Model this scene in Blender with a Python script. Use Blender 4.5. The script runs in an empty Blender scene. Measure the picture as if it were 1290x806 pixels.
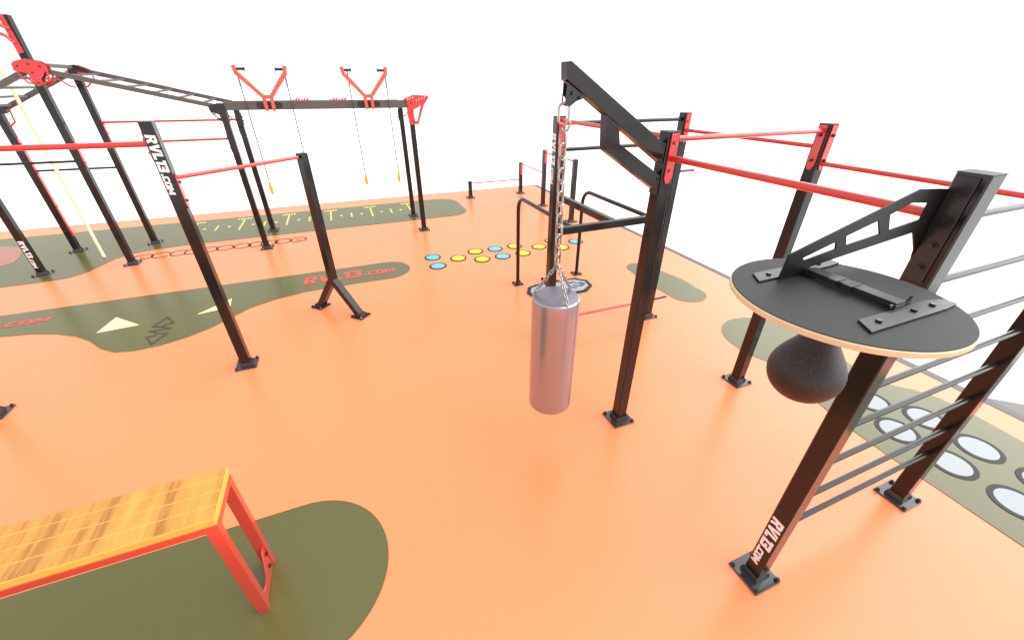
import bpy, bmesh, math, random
from mathutils import Vector, Matrix
random.seed(7)
PI = math.pi
scene = bpy.context.scene
COL = scene.collection

# ------------------------------------------------------------------ materials
def mat(name, color, rough=0.5, metal=0.0, coat=0.0, spec=0.5, bump=0.0, bump_scale=200.0, vary=0.0, vary_scale=3.0, rvary=0.0):
    m = bpy.data.materials.new(name); m.use_nodes = True
    nt = m.node_tree; N = nt.nodes; L = nt.links
    b = N['Principled BSDF']
    b.inputs['Base Color'].default_value = (*color, 1)
    b.inputs['Roughness'].default_value = rough
    b.inputs['Metallic'].default_value = metal
    b.inputs['Coat Weight'].default_value = coat
    b.inputs['Coat Roughness'].default_value = 0.12
    b.inputs['Specular IOR Level'].default_value = spec
    if bump or vary or rvary:
        tc = N.new('ShaderNodeTexCoord')
    if bump:
        n = N.new('ShaderNodeTexNoise'); n.inputs['Scale'].default_value = bump_scale; n.inputs['Detail'].default_value = 3
        L.new(tc.outputs['Object'], n.inputs['Vector'])
        bp = N.new('ShaderNodeBump'); bp.inputs['Strength'].default_value = bump; bp.inputs['Distance'].default_value = 0.002
        L.new(n.outputs['Fac'], bp.inputs['Height']); L.new(bp.outputs['Normal'], b.inputs['Normal'])
    if vary:
        n2 = N.new('ShaderNodeTexNoise'); n2.inputs['Scale'].default_value = vary_scale; n2.inputs['Detail'].default_value = 5
        L.new(tc.outputs['Object'], n2.inputs['Vector'])
        mx = N.new('ShaderNodeMix'); mx.data_type = 'RGBA'
        mx.inputs['A'].default_value = (*[c * (1 - vary) for c in color], 1)
        mx.inputs['B'].default_value = (*[min(1, c * (1 + vary)) for c in color], 1)
        L.new(n2.outputs['Fac'], mx.inputs['Factor']); L.new(mx.outputs['Result'], b.inputs['Base Color'])
    if rvary:
        n3 = N.new('ShaderNodeTexNoise'); n3.inputs['Scale'].default_value = 9; n3.inputs['Detail'].default_value = 6
        L.new(tc.outputs['Object'], n3.inputs['Vector'])
        mr = N.new('ShaderNodeMapRange'); mr.inputs['To Min'].default_value = rough - rvary; mr.inputs['To Max'].default_value = rough + rvary
        L.new(n3.outputs['Fac'], mr.inputs['Value']); L.new(mr.outputs['Result'], b.inputs['Roughness'])
    return m

FLOOR_R = 0.27
M = {}
M['floor'] = mat('orange_rubber', (0.93, 0.252, 0.096), FLOOR_R, spec=0.46, vary=0.02, vary_scale=0.6, rvary=0.015)
M['green'] = mat('olive_rubber', (0.102, 0.099, 0.026), FLOOR_R, spec=0.46, vary=0.03, vary_scale=0.6, rvary=0.015)
M['pink'] = mat('faded_red_rubber', (0.36, 0.13, 0.085), FLOOR_R)
M['white_ground'] = mat('white_ground', (0.92, 0.92, 0.92), 0.9, spec=0.1)
M['edge'] = mat('grey_edging', (0.085, 0.082, 0.078), 0.5, vary=0.1)
M['path'] = mat('grey_paving', (0.17, 0.165, 0.16), 0.6, vary=0.1)
M['yellow'] = mat('yellow_paint', (0.66, 0.55, 0.015), 0.4)
M['paleyellow'] = mat('pale_yellow_paint', (0.55, 0.55, 0.10), 0.4)
M['paletri'] = mat('cream_yellow_paint', (0.86, 0.88, 0.36), 0.4)
M['blue'] = mat('light_blue_paint', (0.11, 0.46, 0.56), 0.4)
M['whitep'] = mat('white_paint', (0.31, 0.335, 0.355), 0.4)
M['ring'] = mat('charcoal_paint', (0.016, 0.015, 0.014), 0.5, spec=0.25)
M['faint'] = mat('faded_charcoal_paint', (0.04, 0.037, 0.028), 0.4)
M['redp'] = mat('red_paint', (0.55, 0.065, 0.04), 0.4)
M['post'] = mat('charcoal_powder_coat', (0.009, 0.0085, 0.0085), 0.14, spec=0.40, bump=0.05, bump_scale=900, rvary=0.04)
M['captop'] = mat('plastic_cap', (0.10, 0.10, 0.10), 0.6, spec=0.2)
M['steel'] = mat('grey_powder_coat', (0.092, 0.088, 0.084), 0.42, spec=0.5, bump=0.05, bump_scale=900)
M['black'] = mat('black_steel', (0.012, 0.012, 0.013), 0.3, spec=0.5, rvary=0.05)
M['plate'] = mat('base_plate_steel', (0.03, 0.031, 0.033), 0.13, spec=0.6, rvary=0.04)
M['bolt'] = mat('bolt_black', (0.008, 0.008, 0.01), 0.25)
M['zinc'] = mat('bright_zinc', (0.6, 0.6, 0.6), 0.25, metal=1.0)
M['rung'] = mat('dark_polished_rung', (0.02, 0.0195, 0.021), 0.24, metal=0.0, spec=0.32)
M['red'] = mat('red_powder_coat', (0.56, 0.026, 0.024), 0.2, spec=0.5, coat=0.6)
M['coral'] = mat('coral_powder_coat', (0.66, 0.10, 0.06), 0.38, spec=0.5)
M['bagtop'] = mat('lilac_vinyl_dark_reflection', (0.20, 0.185, 0.235), 0.3, metal=0.6, spec=0.5)  # bag vinyl coloured darker, standing in for the dark reflection on top
M['bagskin'] = mat('silver_lilac_vinyl', (0.36, 0.365, 0.425), 0.28, metal=0.8, spec=0.5)
M['chain'] = mat('galvanised_chain', (0.42, 0.39, 0.365), 0.33, metal=1.0)
M['ringred'] = mat('copper_red_hook', (0.46, 0.36, 0.33), 0.3, metal=0.9)
M['disc'] = mat('charcoal_board', (0.021, 0.020, 0.020), 0.6, spec=0.3, bump=0.05, bump_scale=300)
M['ply'] = mat('pale_plywood_edge', (0.62, 0.49, 0.30), 0.5, vary=0.12, vary_scale=30)
M['matte'] = mat('matte_black_steel', (0.006, 0.006, 0.006), 0.4, spec=0.22)
M['bplate'] = mat('grey_bracket_steel', (0.024, 0.022, 0.022), 0.34, metal=0.1, spec=0.35, rvary=0.05)
M['rope'] = mat('pale_yellow_rope', (0.88, 0.86, 0.58), 0.7)
M['handle'] = mat('amber_handle', (0.80, 0.40, 0.03), 0.35)
M['cord'] = mat('dark_cord', (0.05, 0.05, 0.05), 0.6)
M['white_letter'] = mat('white_vinyl_letter', (0.82, 0.82, 0.82), 0.5)
M['benchred'] = mat('bench_red_coat', (0.80, 0.095, 0.062), 0.24, metal=0.5, coat=0.4, spec=0.5)

def speckled():
    m = bpy.data.materials.new('speckled_rubber'); m.use_nodes = True
    nt = m.node_tree; N = nt.nodes; L = nt.links; b = N['Principled BSDF']
    tc = N.new('ShaderNodeTexCoord')
    v = N.new('ShaderNodeTexVoronoi'); v.inputs['Scale'].default_value = 120
    L.new(tc.outputs['Object'], v.inputs['Vector'])
    r = N.new('ShaderNodeValToRGB'); r.color_ramp.elements[0].position = 0.10; r.color_ramp.elements[1].position = 0.22
    r.color_ramp.elements[0].color = (0.09, 0.085, 0.08, 1); r.color_ramp.elements[1].color = (0.009, 0.0085, 0.0085, 1)
    L.new(v.outputs['Distance'], r.inputs['Fac']); L.new(r.outputs['Color'], b.inputs['Base Color'])
    n = N.new('ShaderNodeTexNoise'); n.inputs['Scale'].default_value = 260; L.new(tc.outputs['Object'], n.inputs['Vector'])
    bp = N.new('ShaderNodeBump'); bp.inputs['Strength'].default_value = 0.35; bp.inputs['Distance'].default_value = 0.002
    L.new(n.outputs['Fac'], bp.inputs['Height']); L.new(bp.outputs['Normal'], b.inputs['Normal'])
    b.inputs['Roughness'].default_value = 0.5
    return m
M['speck'] = speckled()

def wood():
    m = bpy.data.materials.new('bamboo_planks'); m.use_nodes = True
    nt = m.node_tree; N = nt.nodes; L = nt.links; b = N['Principled BSDF']
    tc = N.new('ShaderNodeTexCoord')
    def mapping(s):
        mp = N.new('ShaderNodeMapping'); mp.inputs['Scale'].default_value = s
        L.new(tc.outputs['Object'], mp.inputs['Vector']); return mp
    def noise(vec, sc, det=5, dist=0.0):
        n = N.new('ShaderNodeTexNoise'); n.inputs['Scale'].default_value = sc; n.inputs['Detail'].default_value = det
        n.inputs['Distortion'].default_value = dist; L.new(vec.outputs[0], n.inputs['Vector']); return n
    n1 = noise(mapping((5.0, 0.35, 1.0)), 1.5, 4, 0.35)
    n2 = noise(mapping((26, 2.4, 3)), 2.0, 6)
    n3 = noise(mapping((1, 1, 1)), 60, 3)
    r = N.new('ShaderNodeValToRGB')
    e = r.color_ramp.elements
    e[0].position = 0.40; e[0].color = (0.36, 0.135, 0.020, 1)
    e[1].position = 0.66; e[1].color = (0.62, 0.30, 0.056, 1)
    x = e.new(0.50); x.color = (0.52, 0.225, 0.037, 1)
    a = N.new('ShaderNodeMath'); a.operation = 'MULTIPLY_ADD'; a.inputs[1].default_value = 0.42; L.new(n2.outputs['Fac'], a.inputs[0])
    a2 = N.new('ShaderNodeMath'); a2.operation = 'MULTIPLY'; a2.inputs[1].default_value = 0.62; L.new(n1.outputs['Fac'], a2.inputs[0])
    L.new(a2.outputs[0], a.inputs[2])
    wv = N.new('ShaderNodeTexWave'); wv.wave_type = 'BANDS'; wv.bands_direction = 'X'; wv.inputs['Scale'].default_value = 0.95
    wv.inputs['Distortion'].default_value = 5.0; wv.inputs['Detail'].default_value = 4; wv.inputs['Detail Scale'].default_value = 2.2
    wm = mapping((1.0, 0.25, 1.0)); L.new(wm.outputs[0], wv.inputs['Vector'])
    a3 = N.new('ShaderNodeMath'); a3.operation = 'MULTIPLY_ADD'; a3.inputs[1].default_value = 0.12; L.new(wv.outputs['Fac'], a3.inputs[0])
    a4 = N.new('ShaderNodeMath'); a4.operation = 'SUBTRACT'; a4.inputs[1].default_value = 0.045; L.new(a.outputs[0], a4.inputs[0])
    L.new(a4.outputs[0], a3.inputs[2]); L.new(a3.outputs[0], r.inputs['Fac'])
    # pale glue lines between planks along X
    sx = N.new('ShaderNodeSeparateXYZ'); L.new(tc.outputs['Object'], sx.inputs[0])
    mu = N.new('ShaderNodeMath'); mu.operation = 'MULTIPLY_ADD'; mu.inputs[1].default_value = 10.6; mu.inputs[2].default_value = 60.47; L.new(sx.outputs['Y'], mu.inputs[0])
    fr = N.new('ShaderNodeMath'); fr.operation = 'FRACT'; L.new(mu.outputs[0], fr.inputs[0])
    lt = N.new('ShaderNodeMath'); lt.operation = 'LESS_THAN'; lt.inputs[1].default_value = 0.055; L.new(fr.outputs[0], lt.inputs[0])
    tone = N.new('ShaderNodeMath'); tone.operation = 'MULTIPLY'; tone.inputs[1].default_value = 0.75; L.new(lt.outputs[0], tone.inputs[0])
    mx = N.new('ShaderNodeMix'); mx.data_type = 'RGBA'; mx.inputs['B'].default_value = (0.72, 0.42, 0.08, 1)
    L.new(tone.outputs[0], mx.inputs['Factor']); L.new(r.outputs['Color'], mx.inputs['A'])
    L.new(mx.outputs['Result'], b.inputs['Base Color'])
    bp = N.new('ShaderNodeBump'); bp.inputs['Strength'].default_value = 0.12; bp.inputs['Distance'].default_value = 0.002
    L.new(n3.outputs['Fac'], bp.inputs['Height']); L.new(bp.outputs['Normal'], b.inputs['Normal'])
    b.inputs['Roughness'].default_value = 0.42
    return m
M['wood'] = wood()
M['woodedge'] = mat('bamboo_edge', (0.72, 0.40, 0.07), 0.45, vary=0.16, vary_scale=14, bump=0.05, bump_scale=60)

# ------------------------------------------------------------------ helpers
def link(name, bm, m, parent=None, smooth=False):
    bmesh.ops.recalc_face_normals(bm, faces=bm.faces)
    me = bpy.data.meshes.new(name); bm.to_mesh(me); bm.free()
    me.materials.append(M[m] if isinstance(m, str) else m)
    if smooth:
        me.polygons.foreach_set('use_smooth', [True] * len(me.polygons))
        me.set_sharp_from_angle(angle=math.radians(38))
    o = bpy.data.objects.new(name, me); COL.objects.link(o)
    if parent is not None:
        o.parent = parent
        o.matrix_parent_inverse = Matrix.Translation(-world_loc(parent))
    return o

def world_loc(o):
    v = Vector((0, 0, 0))
    while o is not None:
        v += o.location
        if o.parent is not None: v += o.matrix_parent_inverse.translation
        o = o.parent
    return v

def tag(o, label=None, cat=None, group=None, kind=None):
    if label: o['label'] = label
    if cat: o['category'] = cat
    if group: o['group'] = group
    if kind: o['kind'] = kind
    return o

def thing(name, label, cat, loc=(0, 0, 0), group=None):
    o = bpy.data.objects.new(name, None); COL.objects.link(o)
    o.location = loc; o.empty_display_size = 0.1
    return tag(o, label, cat, group)

def box(bm, c, s, rz=0.0, bevel=0.0, mtx=None):
    m = Matrix.Translation(Vector(c)) @ (mtx if mtx is not None else Matrix.Rotation(rz, 4, 'Z')) @ Matrix.Diagonal((*s, 1))
    r = bmesh.ops.create_cube(bm, size=1.0, matrix=m)
    if bevel:
        es = list({e for v in r['verts'] for e in v.link_edges})
        bmesh.ops.bevel(bm, geom=es, offset=bevel, segments=2, affect='EDGES', profile=0.5)
    return bm

def frame(a, b, up=Vector((0, 0, 1))):
    z = (Vector(b) - Vector(a)).normalized()
    if abs(z.dot(up)) > 0.999: up = Vector((0, 1, 0))
    x = up.cross(z).normalized(); y = z.cross(x)
    return Matrix((x, y, z)).transposed()

def bar(bm, a, b, w, h=None, bevel=0.003):
    """square bar from a to b; w sideways, h in the upward direction"""
    a = Vector(a); b = Vector(b); h = h or w
    m3 = frame(a, b).to_4x4()
    return box(bm, (a + b) / 2, (w, h, (b - a).length), mtx=m3, bevel=bevel)

def tube(bm, pts, r, seg=14, cap=True):
    pts = [Vector(p) for p in pts]
    rings = []
    t0 = (pts[1] - pts[0]).normalized()
    x = t0.orthogonal().normalized(); prev = t0
    for i, p in enumerate(pts):
        if i == 0: t = t0
        elif i == len(pts) - 1: t = (pts[-1] - pts[-2]).normalized()
        else: t = ((pts[i] - pts[i - 1]).normalized() + (pts[i + 1] - pts[i]).normalized()).normalized()
        q = prev.rotation_difference(t); x = (q @ x).normalized(); prev = t
        y = t.cross(x)
        rr = r[i] if isinstance(r, (list, tuple)) else r
        rings.append([bm.verts.new(p + rr * (math.cos(2 * PI * k / seg) * x + math.sin(2 * PI * k / seg) * y)) for k in range(seg)])
    for A, B in zip(rings, rings[1:]):
        for k in range(seg):
            bm.faces.new((A[k], A[(k + 1) % seg], B[(k + 1) % seg], B[k]))
    if cap:
        bm.faces.new(rings[0][::-1]); bm.faces.new(rings[-1])
    return bm

def lathe(bm, c, prof, seg=48):
    c = Vector(c); rings = []
    for r, z in prof:
        rings.append([bm.verts.new(c + Vector((r * math.cos(2 * PI * k / seg), r * math.sin(2 * PI * k / seg), z))) for k in range(seg)])
    for A, B in zip(rings, rings[1:]):
        for k in range(seg):
            bm.faces.new((A[k], A[(k + 1) % seg], B[(k + 1) % seg], B[k]))
    bm.faces.new(rings[0][::-1]); bm.faces.new(rings[-1])
    return bm

def bolt(bm, p, n, r=0.011, h=0.012, seg=6):
    p = Vector(p); n = Vector(n).normalized()
    tube(bm, [p - n * 0.004, p + n * h], r, seg)
    return bm

def curve_mesh(polys, thick=0.0, mtx=Matrix.Identity(4), bevel=0.0):
    """filled outlines (first outer, others holes) in local XY, extruded thick/2 each way, moved by mtx -> bmesh"""
    cu = bpy.data.curves.new('outline', 'CURVE'); cu.dimensions = '2D'; cu.fill_mode = 'BOTH'
    cu.extrude = thick / 2; cu.bevel_depth = bevel; cu.bevel_resolution = 1
    for p in polys:
        s = cu.splines.new('POLY'); s.points.add(len(p) - 1)
        for q, pt in zip(s.points, p): q.co = (pt[0], pt[1], 0, 1)
        s.use_cyclic_u = True
    o = bpy.data.objects.new('outline', cu); COL.objects.link(o)
    dg = bpy.context.evaluated_depsgraph_get()
    me = bpy.data.meshes.new_from_object(o.evaluated_get(dg))
    bm = bmesh.new(); bm.from_mesh(me); bm.transform(mtx)
    for f in bm.faces: f.smooth = False
    bpy.data.objects.remove(o); bpy.data.curves.remove(cu); bpy.data.meshes.remove(me)
    return bm

def merge(bm, other):
    me = bpy.data.meshes.new('tmp'); other.to_mesh(me); other.free(); bm.from_mesh(me); bpy.data.meshes.remove(me)
    return bm

def basis(origin, ex, ey):
    ex = Vector(ex).normalized(); ey = Vector(ey).normalized(); ez = ex.cross(ey)
    m = Matrix((ex, ey, ez)).transposed().to_4x4(); m.translation = Vector(origin)
    return m
def planeXZ(y): return basis((0, y, 0), (1, 0, 0), (0, 0, 1))     # local (X,Z)
def planeYZ(x): return basis((x, 0, 0), (0, 1, 0), (0, 0, 1))     # local (Y,Z)

def smooth_loop(p, n=6):
    out = []; k = len(p)
    for i in range(k):
        a, b, c, d = (Vector((*p[(i + j - 1) % k], 0)) for j in range(4))
        for s in range(n):
            t = s / n
            q = 0.5 * ((2 * b) + (c - a) * t + (2 * a - 5 * b + 4 * c - d) * t * t + (3 * b - a - 3 * c + d) * t ** 3)
            out.append((q.x, q.y))
    return out

def arc(cx, cy, r, a0, a1, n=10):
    return [(cx + r * math.cos(math.radians(a0 + (a1 - a0) * i / n)), cy + r * math.sin(math.radians(a0 + (a1 - a0) * i / n))) for i in range(n + 1)]

def sheet(name, polys, z, m, t=0.002):
    return link(name, curve_mesh(polys, t, Matrix.Translation((0, 0, z))), m)

GLYPH = {   # heavy block letters: advance width, outline, optional hole
 'R': (0.93, [(0, 0), (0, 1), (.66, 1), (.84, .93), (.90, .80), (.89, .58), (.72, .42), (.94, 0), (.60, 0), (.43, .36), (.32, .36), (.32, 0)], [(.32, .58), (.50, .58), (.57, .64), (.57, .74), (.50, .78), (.32, .78)]),
 'V': (0.98, [(0, 1), (.34, 1), (.50, .40), (.66, 1), (.99, 1), (.66, 0), (.34, 0)]),
 'L': (0.74, [(0, 0), (0, 1), (.32, 1), (.32, .26), (.74, .26), (.74, 0)]),
 '1': (0.52, [(0, .74), (0, 1), (.52, 1), (.52, 0), (.20, 0), (.20, .74)]),
 '3': (0.84, [(0, 1), (.72, 1), (.82, .92), (.82, .60), (.72, .51), (.84, .42), (.84, .09), (.74, 0), (0, 0), (0, .25), (.50, .25), (.50, .39), (.18, .39), (.18, .63), (.48, .63), (.48, .75), (0, .75)]),
 '.': (0.30, [(0, 0), (0, .30), (.30, .30), (.30, 0)]),
 'C': (0.84, [(.84, 1), (.18, 1), (0, .84), (0, .16), (.18, 0), (.84, 0), (.84, .26), (.32, .26), (.32, .74), (.84, .74)]),
 'O': (0.92, [(.18, 0), (0, .16), (0, .84), (.18, 1), (.74, 1), (.92, .84), (.92, .16), (.74, 0)], [(.32, .26), (.60, .26), (.60, .74), (.32, .74)]),
 'M': (1.14, [(0, 0), (0, 1), (.30, 1), (.57, .55), (.84, 1), (1.14, 1), (1.14, 0), (.84, 0), (.84, .50), (.64, .18), (.50, .18), (.30, .50), (.30, 0)]),
}
def text_bm(s, x0, x1, h, mtx, shear=0.12, depth=0.0016, gap=0.05):
    """block letters squeezed into the local box x0..x1, 0..h"""
    total = sum(GLYPH[c][0] for c in s) + gap * (len(s) - 1)
    k = (x1 - x0) / (total + shear); x = 0; bm = bmesh.new()
    for c in s:
        g = GLYPH[c]
        polys = [[(x0 + (x + px + shear * py) * k, py * h) for px, py in p] for p in g[1:]]
        merge(bm, curve_mesh(polys, depth, mtx))
        x += g[0] + gap
    return bm

def wordmark(name, mtx, length, h, m, parent=None, split=0.62):
    bm = text_bm('RVL13', 0, length * split, h, mtx)
    merge(bm, text_bm('.COM', length * (split + 0.012), length, h * 0.66, mtx))
    return link(name, bm, m, parent)

# ------------------------------------------------------------------ posts, plates, brackets
PW = 0.10
def base_plate(parent, x, y, rz=0.0, s=0.114, z=0.0, m='plate', bm_mat='plate'):
    bm = bmesh.new()
    R = Matrix.Rotation(rz, 4, 'Z')
    box(bm, (x, y, z + 0.008), (2 * s, 2 * s, 0.012), rz=rz, bevel=0.004)
    # sleeve that holds the post: four plates leaning a little
    pr = [(0.064, 0.012), (0.055, 0.058)]
    vs = []
    for r, zz in pr:
        vs.append([bm.verts.new(Vector((x, y, z + zz)) + R @ Vector((r * a, r * b, 0))) for a, b in ((-1, -1), (1, -1), (1, 1), (-1, 1))])
    for k in range(4): bm.faces.new((vs[0][k], vs[0][(k + 1) % 4], vs[1][(k + 1) % 4], vs[1][k]))
    bm.faces.new(vs[1])
    for a in (-1, 1):
        for b in (-1, 1):
            p = Vector((x, y, z + 0.014)) + R @ Vector((a * s * 0.83, b * s * 0.83, 0))
            tube(bm, [p, p + Vector((0, 0, 0.014))], 0.017, 12)
            tube(bm, [p + Vector((0, 0, 0.012)), p + Vector((0, 0, 0.026))], 0.011, 6)
    return link('base_plate', bm, m, parent)

def post(parent, x, y, h, rz=0.0, z0=0.0, groove=(), plate=True, m='post', w=PW, name='post'):
    """tall square tube; groove lists faces ('-x','-y') that carry a long joint line"""
    g = 0.006; d = 0.005
    hw = w / 2
    out = []
    side = [((-1, -1), (1, -1), '-y'), ((1, -1), (1, 1), '+x'), ((1, 1), (-1, 1), '+y'), ((-1, 1), (-1, -1), '-x')]
    c = 0.006
    for (ax, ay), (bx, by), f in side:
        A = Vector((ax * hw, ay * hw, 0)); B = Vector((bx * hw, by * hw, 0)); t = (B - A).normalized(); n = Vector((t.y, -t.x, 0))
        out.append(A + t * c)
        if f in groove:
            q = 0.70 if f == '-x' else 0.30
            mid = A + (B - A) * q
            out += [mid - t * g, mid - t * g * 0.6 - n * d, mid + t * g * 0.6 - n * d, mid + t * g]
        out.append(B - t * c)
    mt = Matrix.Translation((x, y, z0 + (h - z0) / 2)) @ Matrix.Rotation(rz, 4, 'Z')
    bm = curve_mesh([[(v.x, v.y) for v in out]], h - z0, mt)
    p = link(name, bm, m, parent)
    if plate: base_plate(p, x, y, rz)
    return p

FACE = {'-y': ((1, 0, 0), (0, -1, 0)), '+y': ((-1, 0, 0), (0, 1, 0)), '-x': ((0, -1, 0), (-1, 0, 0)), '+x': ((0, 1, 0), (1, 0, 0))}
def red_bracket(p, x, y, z1, z0, face, m='red', bolts='red', off=0.0, w=0.032, bz=None):
    """slim bolted plate on a post face, chamfered at its lower end"""
    ex, n = FACE[face]
    n = Vector(n); t = 0.008
    o = Vector((x, y, 0)) + n * (PW / 2 + t / 2 + 0.002) + Vector(ex) * off
    poly = [(-w, z1), (w, z1), (w, z0 + 0.035), (w * 0.45, z0), (-w * 0.45, z0), (-w, z0 + 0.035)]
    if z1 < 2.6: poly = [(-w * .5, z1), (w * .5, z1), (w, z1 - 0.03), (w, z0 + 0.035), (w * 0.45, z0), (-w * 0.45, z0), (-w, z0 + 0.035), (-w, z1 - 0.03)]
    bm = curve_mesh([poly], t, basis(o, ex, (0, 0, 1)))
    b = link('bracket_plate', bm, m, p)
    bb = bmesh.new()
    for z in (bz or (z1 - 0.075, z0 + 0.075)):
        bolt(bb, o + n * t / 2 + Vector((0, 0, z)), n, 0.012, 0.016, 8)
    merge_o(b, bb, bolts)
    return b

def merge_o(o, bm2, m):
    """add a bmesh with its own material to an existing mesh object"""
    bmesh.ops.recalc_face_normals(bm2, faces=bm2.faces)
    bm = bmesh.new(); bm.from_mesh(o.data)
    n0 = len(bm.faces)
    me = bpy.data.meshes.new('tmp'); bm2.to_mesh(me); bm2.free(); bm.from_mesh(me); bpy.data.meshes.remove(me)
    bm.faces.ensure_lookup_table()
    mm = M[m]
    idx = next((i for i, k in enumerate(o.data.materials) if k == mm), None)
    if idx is None: o.data.materials.append(mm); idx = len(o.data.materials) - 1
    for f in bm.faces[n0:]: f.material_index = idx
    bm.to_mesh(o.data); bm.free()

def round_bar(parent, name, a, b, r, m, seg=16):
    bm = bmesh.new(); tube(bm, [a, b], r, seg)
    # end collars
    a = Vector(a); b = Vector(b); t = (b - a).normalized()
    return link(name, bm, m, parent, smooth=True)

# ------------------------------------------------------------------ setting: ground, floor, painted areas
bm = bmesh.new()
S_ = 900
vs = [bm.verts.new(p) for p in ((-S_, -S_, -0.06), (S_, -S_, -0.06), (S_, S_, -0.06), (-S_, S_, -0.06))]; bm.faces.new(vs)
tag(link('ground', bm, 'white_ground'), kind='structure')

XR, YB, XL, YF = 3.735, 10.21, -13.0, -7.0
bm = bmesh.new(); box(bm, ((XL + XR) / 2, (YB + YF) / 2, -0.03), (XR - XL, YB - YF, 0.06))
tag(link('floor', bm, 'floor'), kind='structure')
bm = bmesh.new()
box(bm, (XR + 0.057, (YB + YF) / 2 + 0.02, -0.029), (0.11, YB - YF + 0.04, 0.066))
tag(link('kerb', bm, 'edge'), kind='structure')
bm = bmesh.new(); box(bm, ((XL + XR) / 2, YB + 0.02, -0.0295), (XR - XL, 0.036, 0.065))
tag(link('kerb', bm, 'edge'), kind='structure')
tag(sheet('path', [[(3.85, -1.19), (4.6, -1.86), (6.5, -3.4), (6.5, -7), (3.85, -7)]], -0.035, 'path', 0.05), kind='structure')

Z1, Z2, Z3 = 0.004, 0.008, 0.012
g1 = [(-9.6, 5.10), (-7.0, 5.10), (-4.4, 5.10), (-2.4, 5.10)] + arc(-1.70, 4.71, 0.395, 90, -90, 36) + \
     [(-2.2, 4.32), (-2.7, 4.315), (-3.05, 4.29), (-3.47, 4.18), (-3.8, 4.01), (-4.0, 3.80), (-4.2, 3.58), (-4.45, 3.41), (-4.72, 3.30), (-5.0, 3.275), (-5.22, 3.33), (-5.42, 3.50),
      (-5.62, 3.76), (-5.85, 3.98), (-6.14, 4.16), (-6.45, 4.28), (-6.85, 4.35), (-7.6, 4.36), (-9.6, 4.36)]
tag(sheet('painted_path', [g1], Z1, 'green'), kind='structure')
g2 = [(-12.9, 9.58), (-8, 9.58), (0.10, 9.56)] + arc(0.22, 9.01, 0.55, 90, 0, 24) + arc(0.27, 8.15, 0.50, 0, -90, 24) + \
     [(-2.8, 7.655), (-4.9, 7.655), (-5.5, 7.63), (-5.95, 7.57), (-6.3, 7.46), (-6.52, 7.24), (-6.62, 6.95), (-6.72, 6.62), (-6.92, 6.42), (-7.3, 6.37), (-7.9, 6.36), (-9, 6.36), (-12.9, 6.36)]
tag(sheet('painted_path', [g2], Z1, 'green'), kind='structure')
g3 = [(-9.5, 0.12), (-3.4, 0.12)] + arc(-2.90, -0.46, 0.58, 90, -62, 48) + [(-2.9, -1.06), (-3.5, -1.3), (-4.4, -1.6), (-5.4, -2.0), (-9.5, -2.0)]
tag(sheet('painted_path', [g3], Z1, 'green'), kind='structure')
g4 = [(2.345, 2.8), (2.37, 3.05)] + arc(2.62, 3.07, 0.245, 170, 20, 24) + [(2.89, 2.82), (2.98, 2.42), (2.985, 2.15)] + arc(2.66, 1.96, 0.315, 20, -190, 36) + [(2.335, 2.3)]
tag(sheet('painted_path', [g4], Z1, 'green'), kind='structure')
g5 = arc(2.69, 0.52, 0.53, 168, 10, 40) + [(3.205, 0.4), (3.19, 0.1), (3.13, -0.25), (3.08, -0.6), (3.17, -0.74), (3.29, -0.86), (3.38, -1.05), (3.40, -1.3), (3.36, -1.7), (3.34, -2.4), (3.34, -6), (1.98, -6), (1.98, -2.2), (2.0, -1.3), (2.03, -0.9), (2.12, -0.5), (2.20, -0.2), (2.26, 0.1), (2.2, 0.22), (2.15, 0.4)]
tag(sheet('painted_path', [g5], Z1, 'green'), kind='structure')
octg = [(-9.6, 8.95), (-8.95, 8.92), (-8.66, 8.78), (-8.46, 8.45), (-8.30, 8.05), (-8.22, 7.68), (-8.36, 7.50), (-9.6, 7.44), (-9.9, 7.7), (-10, 8.6)]
tag(sheet('painted_patch', [octg], Z2, 'pink'), kind='structure')

# ------------------------------------------------------------------ painted markings one could point at
def spot(name, x, y, r, m, label, cat, group, ring=0.031):
    root = thing(name, label, cat, (x, y, 0), group)
    c = [(math.cos(2 * PI * k / 40), math.sin(2 * PI * k / 40)) for k in range(40)]
    T = Matrix.Translation((x, y, Z2))
    link('border', curve_mesh([[(a * r, b * r) for a, b in c], [(a * (r - ring), b * (r - ring)) for a, b in c]], 0.002, T), 'ring', root)
    link('centre', curve_mesh([[(a * (r - ring), b * (r - ring)) for a, b in c]], 0.002, T), m, root)
    return root

g = 'coloured stepping spots on the orange floor'
spots = [(-0.81, 5.01, 'blue', 'blue floor spot at the far left end of the dotted row'),
 (-0.81, 4.55, 'blue', 'blue floor spot at the near left end of the dotted row'),
 (-0.36, 4.78, 'yellow', 'lone yellow floor spot just right of the leftmost blue pair'),
 (0.06, 5.01, 'yellow', 'yellow floor spot behind its yellow twin, left of the blue middle pair'),
 (0.06, 4.56, 'yellow', 'yellow floor spot in front of its yellow twin, left of the blue middle pair'),
 (0.48, 5.0, 'blue', 'rear blue floor spot of the pair in the middle of the row'),
 (0.48, 4.56, 'blue', 'front blue floor spot of the pair in the middle of the row'),
 (0.91, 5.0, 'yellow', 'rear yellow floor spot partly behind the left dip bar leg'),
 (0.92, 4.57, 'yellow', 'front yellow floor spot cut by the left dip bar leg'),
 (1.37, 4.78, 'yellow', 'lone yellow floor spot left of the lettered chain post'),
 (1.79, 5.02, 'yellow', 'yellow floor spot mostly hidden behind the lettered chain post'),
 (1.79, 4.57, 'yellow', 'yellow floor spot just right of the hanging chain'),
 (2.24, 4.78, 'blue', 'lone blue floor spot at the right end, by the right dip bar leg')]
for x, y, m, lab in spots: spot('floor_spot', x, y, 0.158, m, lab, 'floor spot', g)
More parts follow.
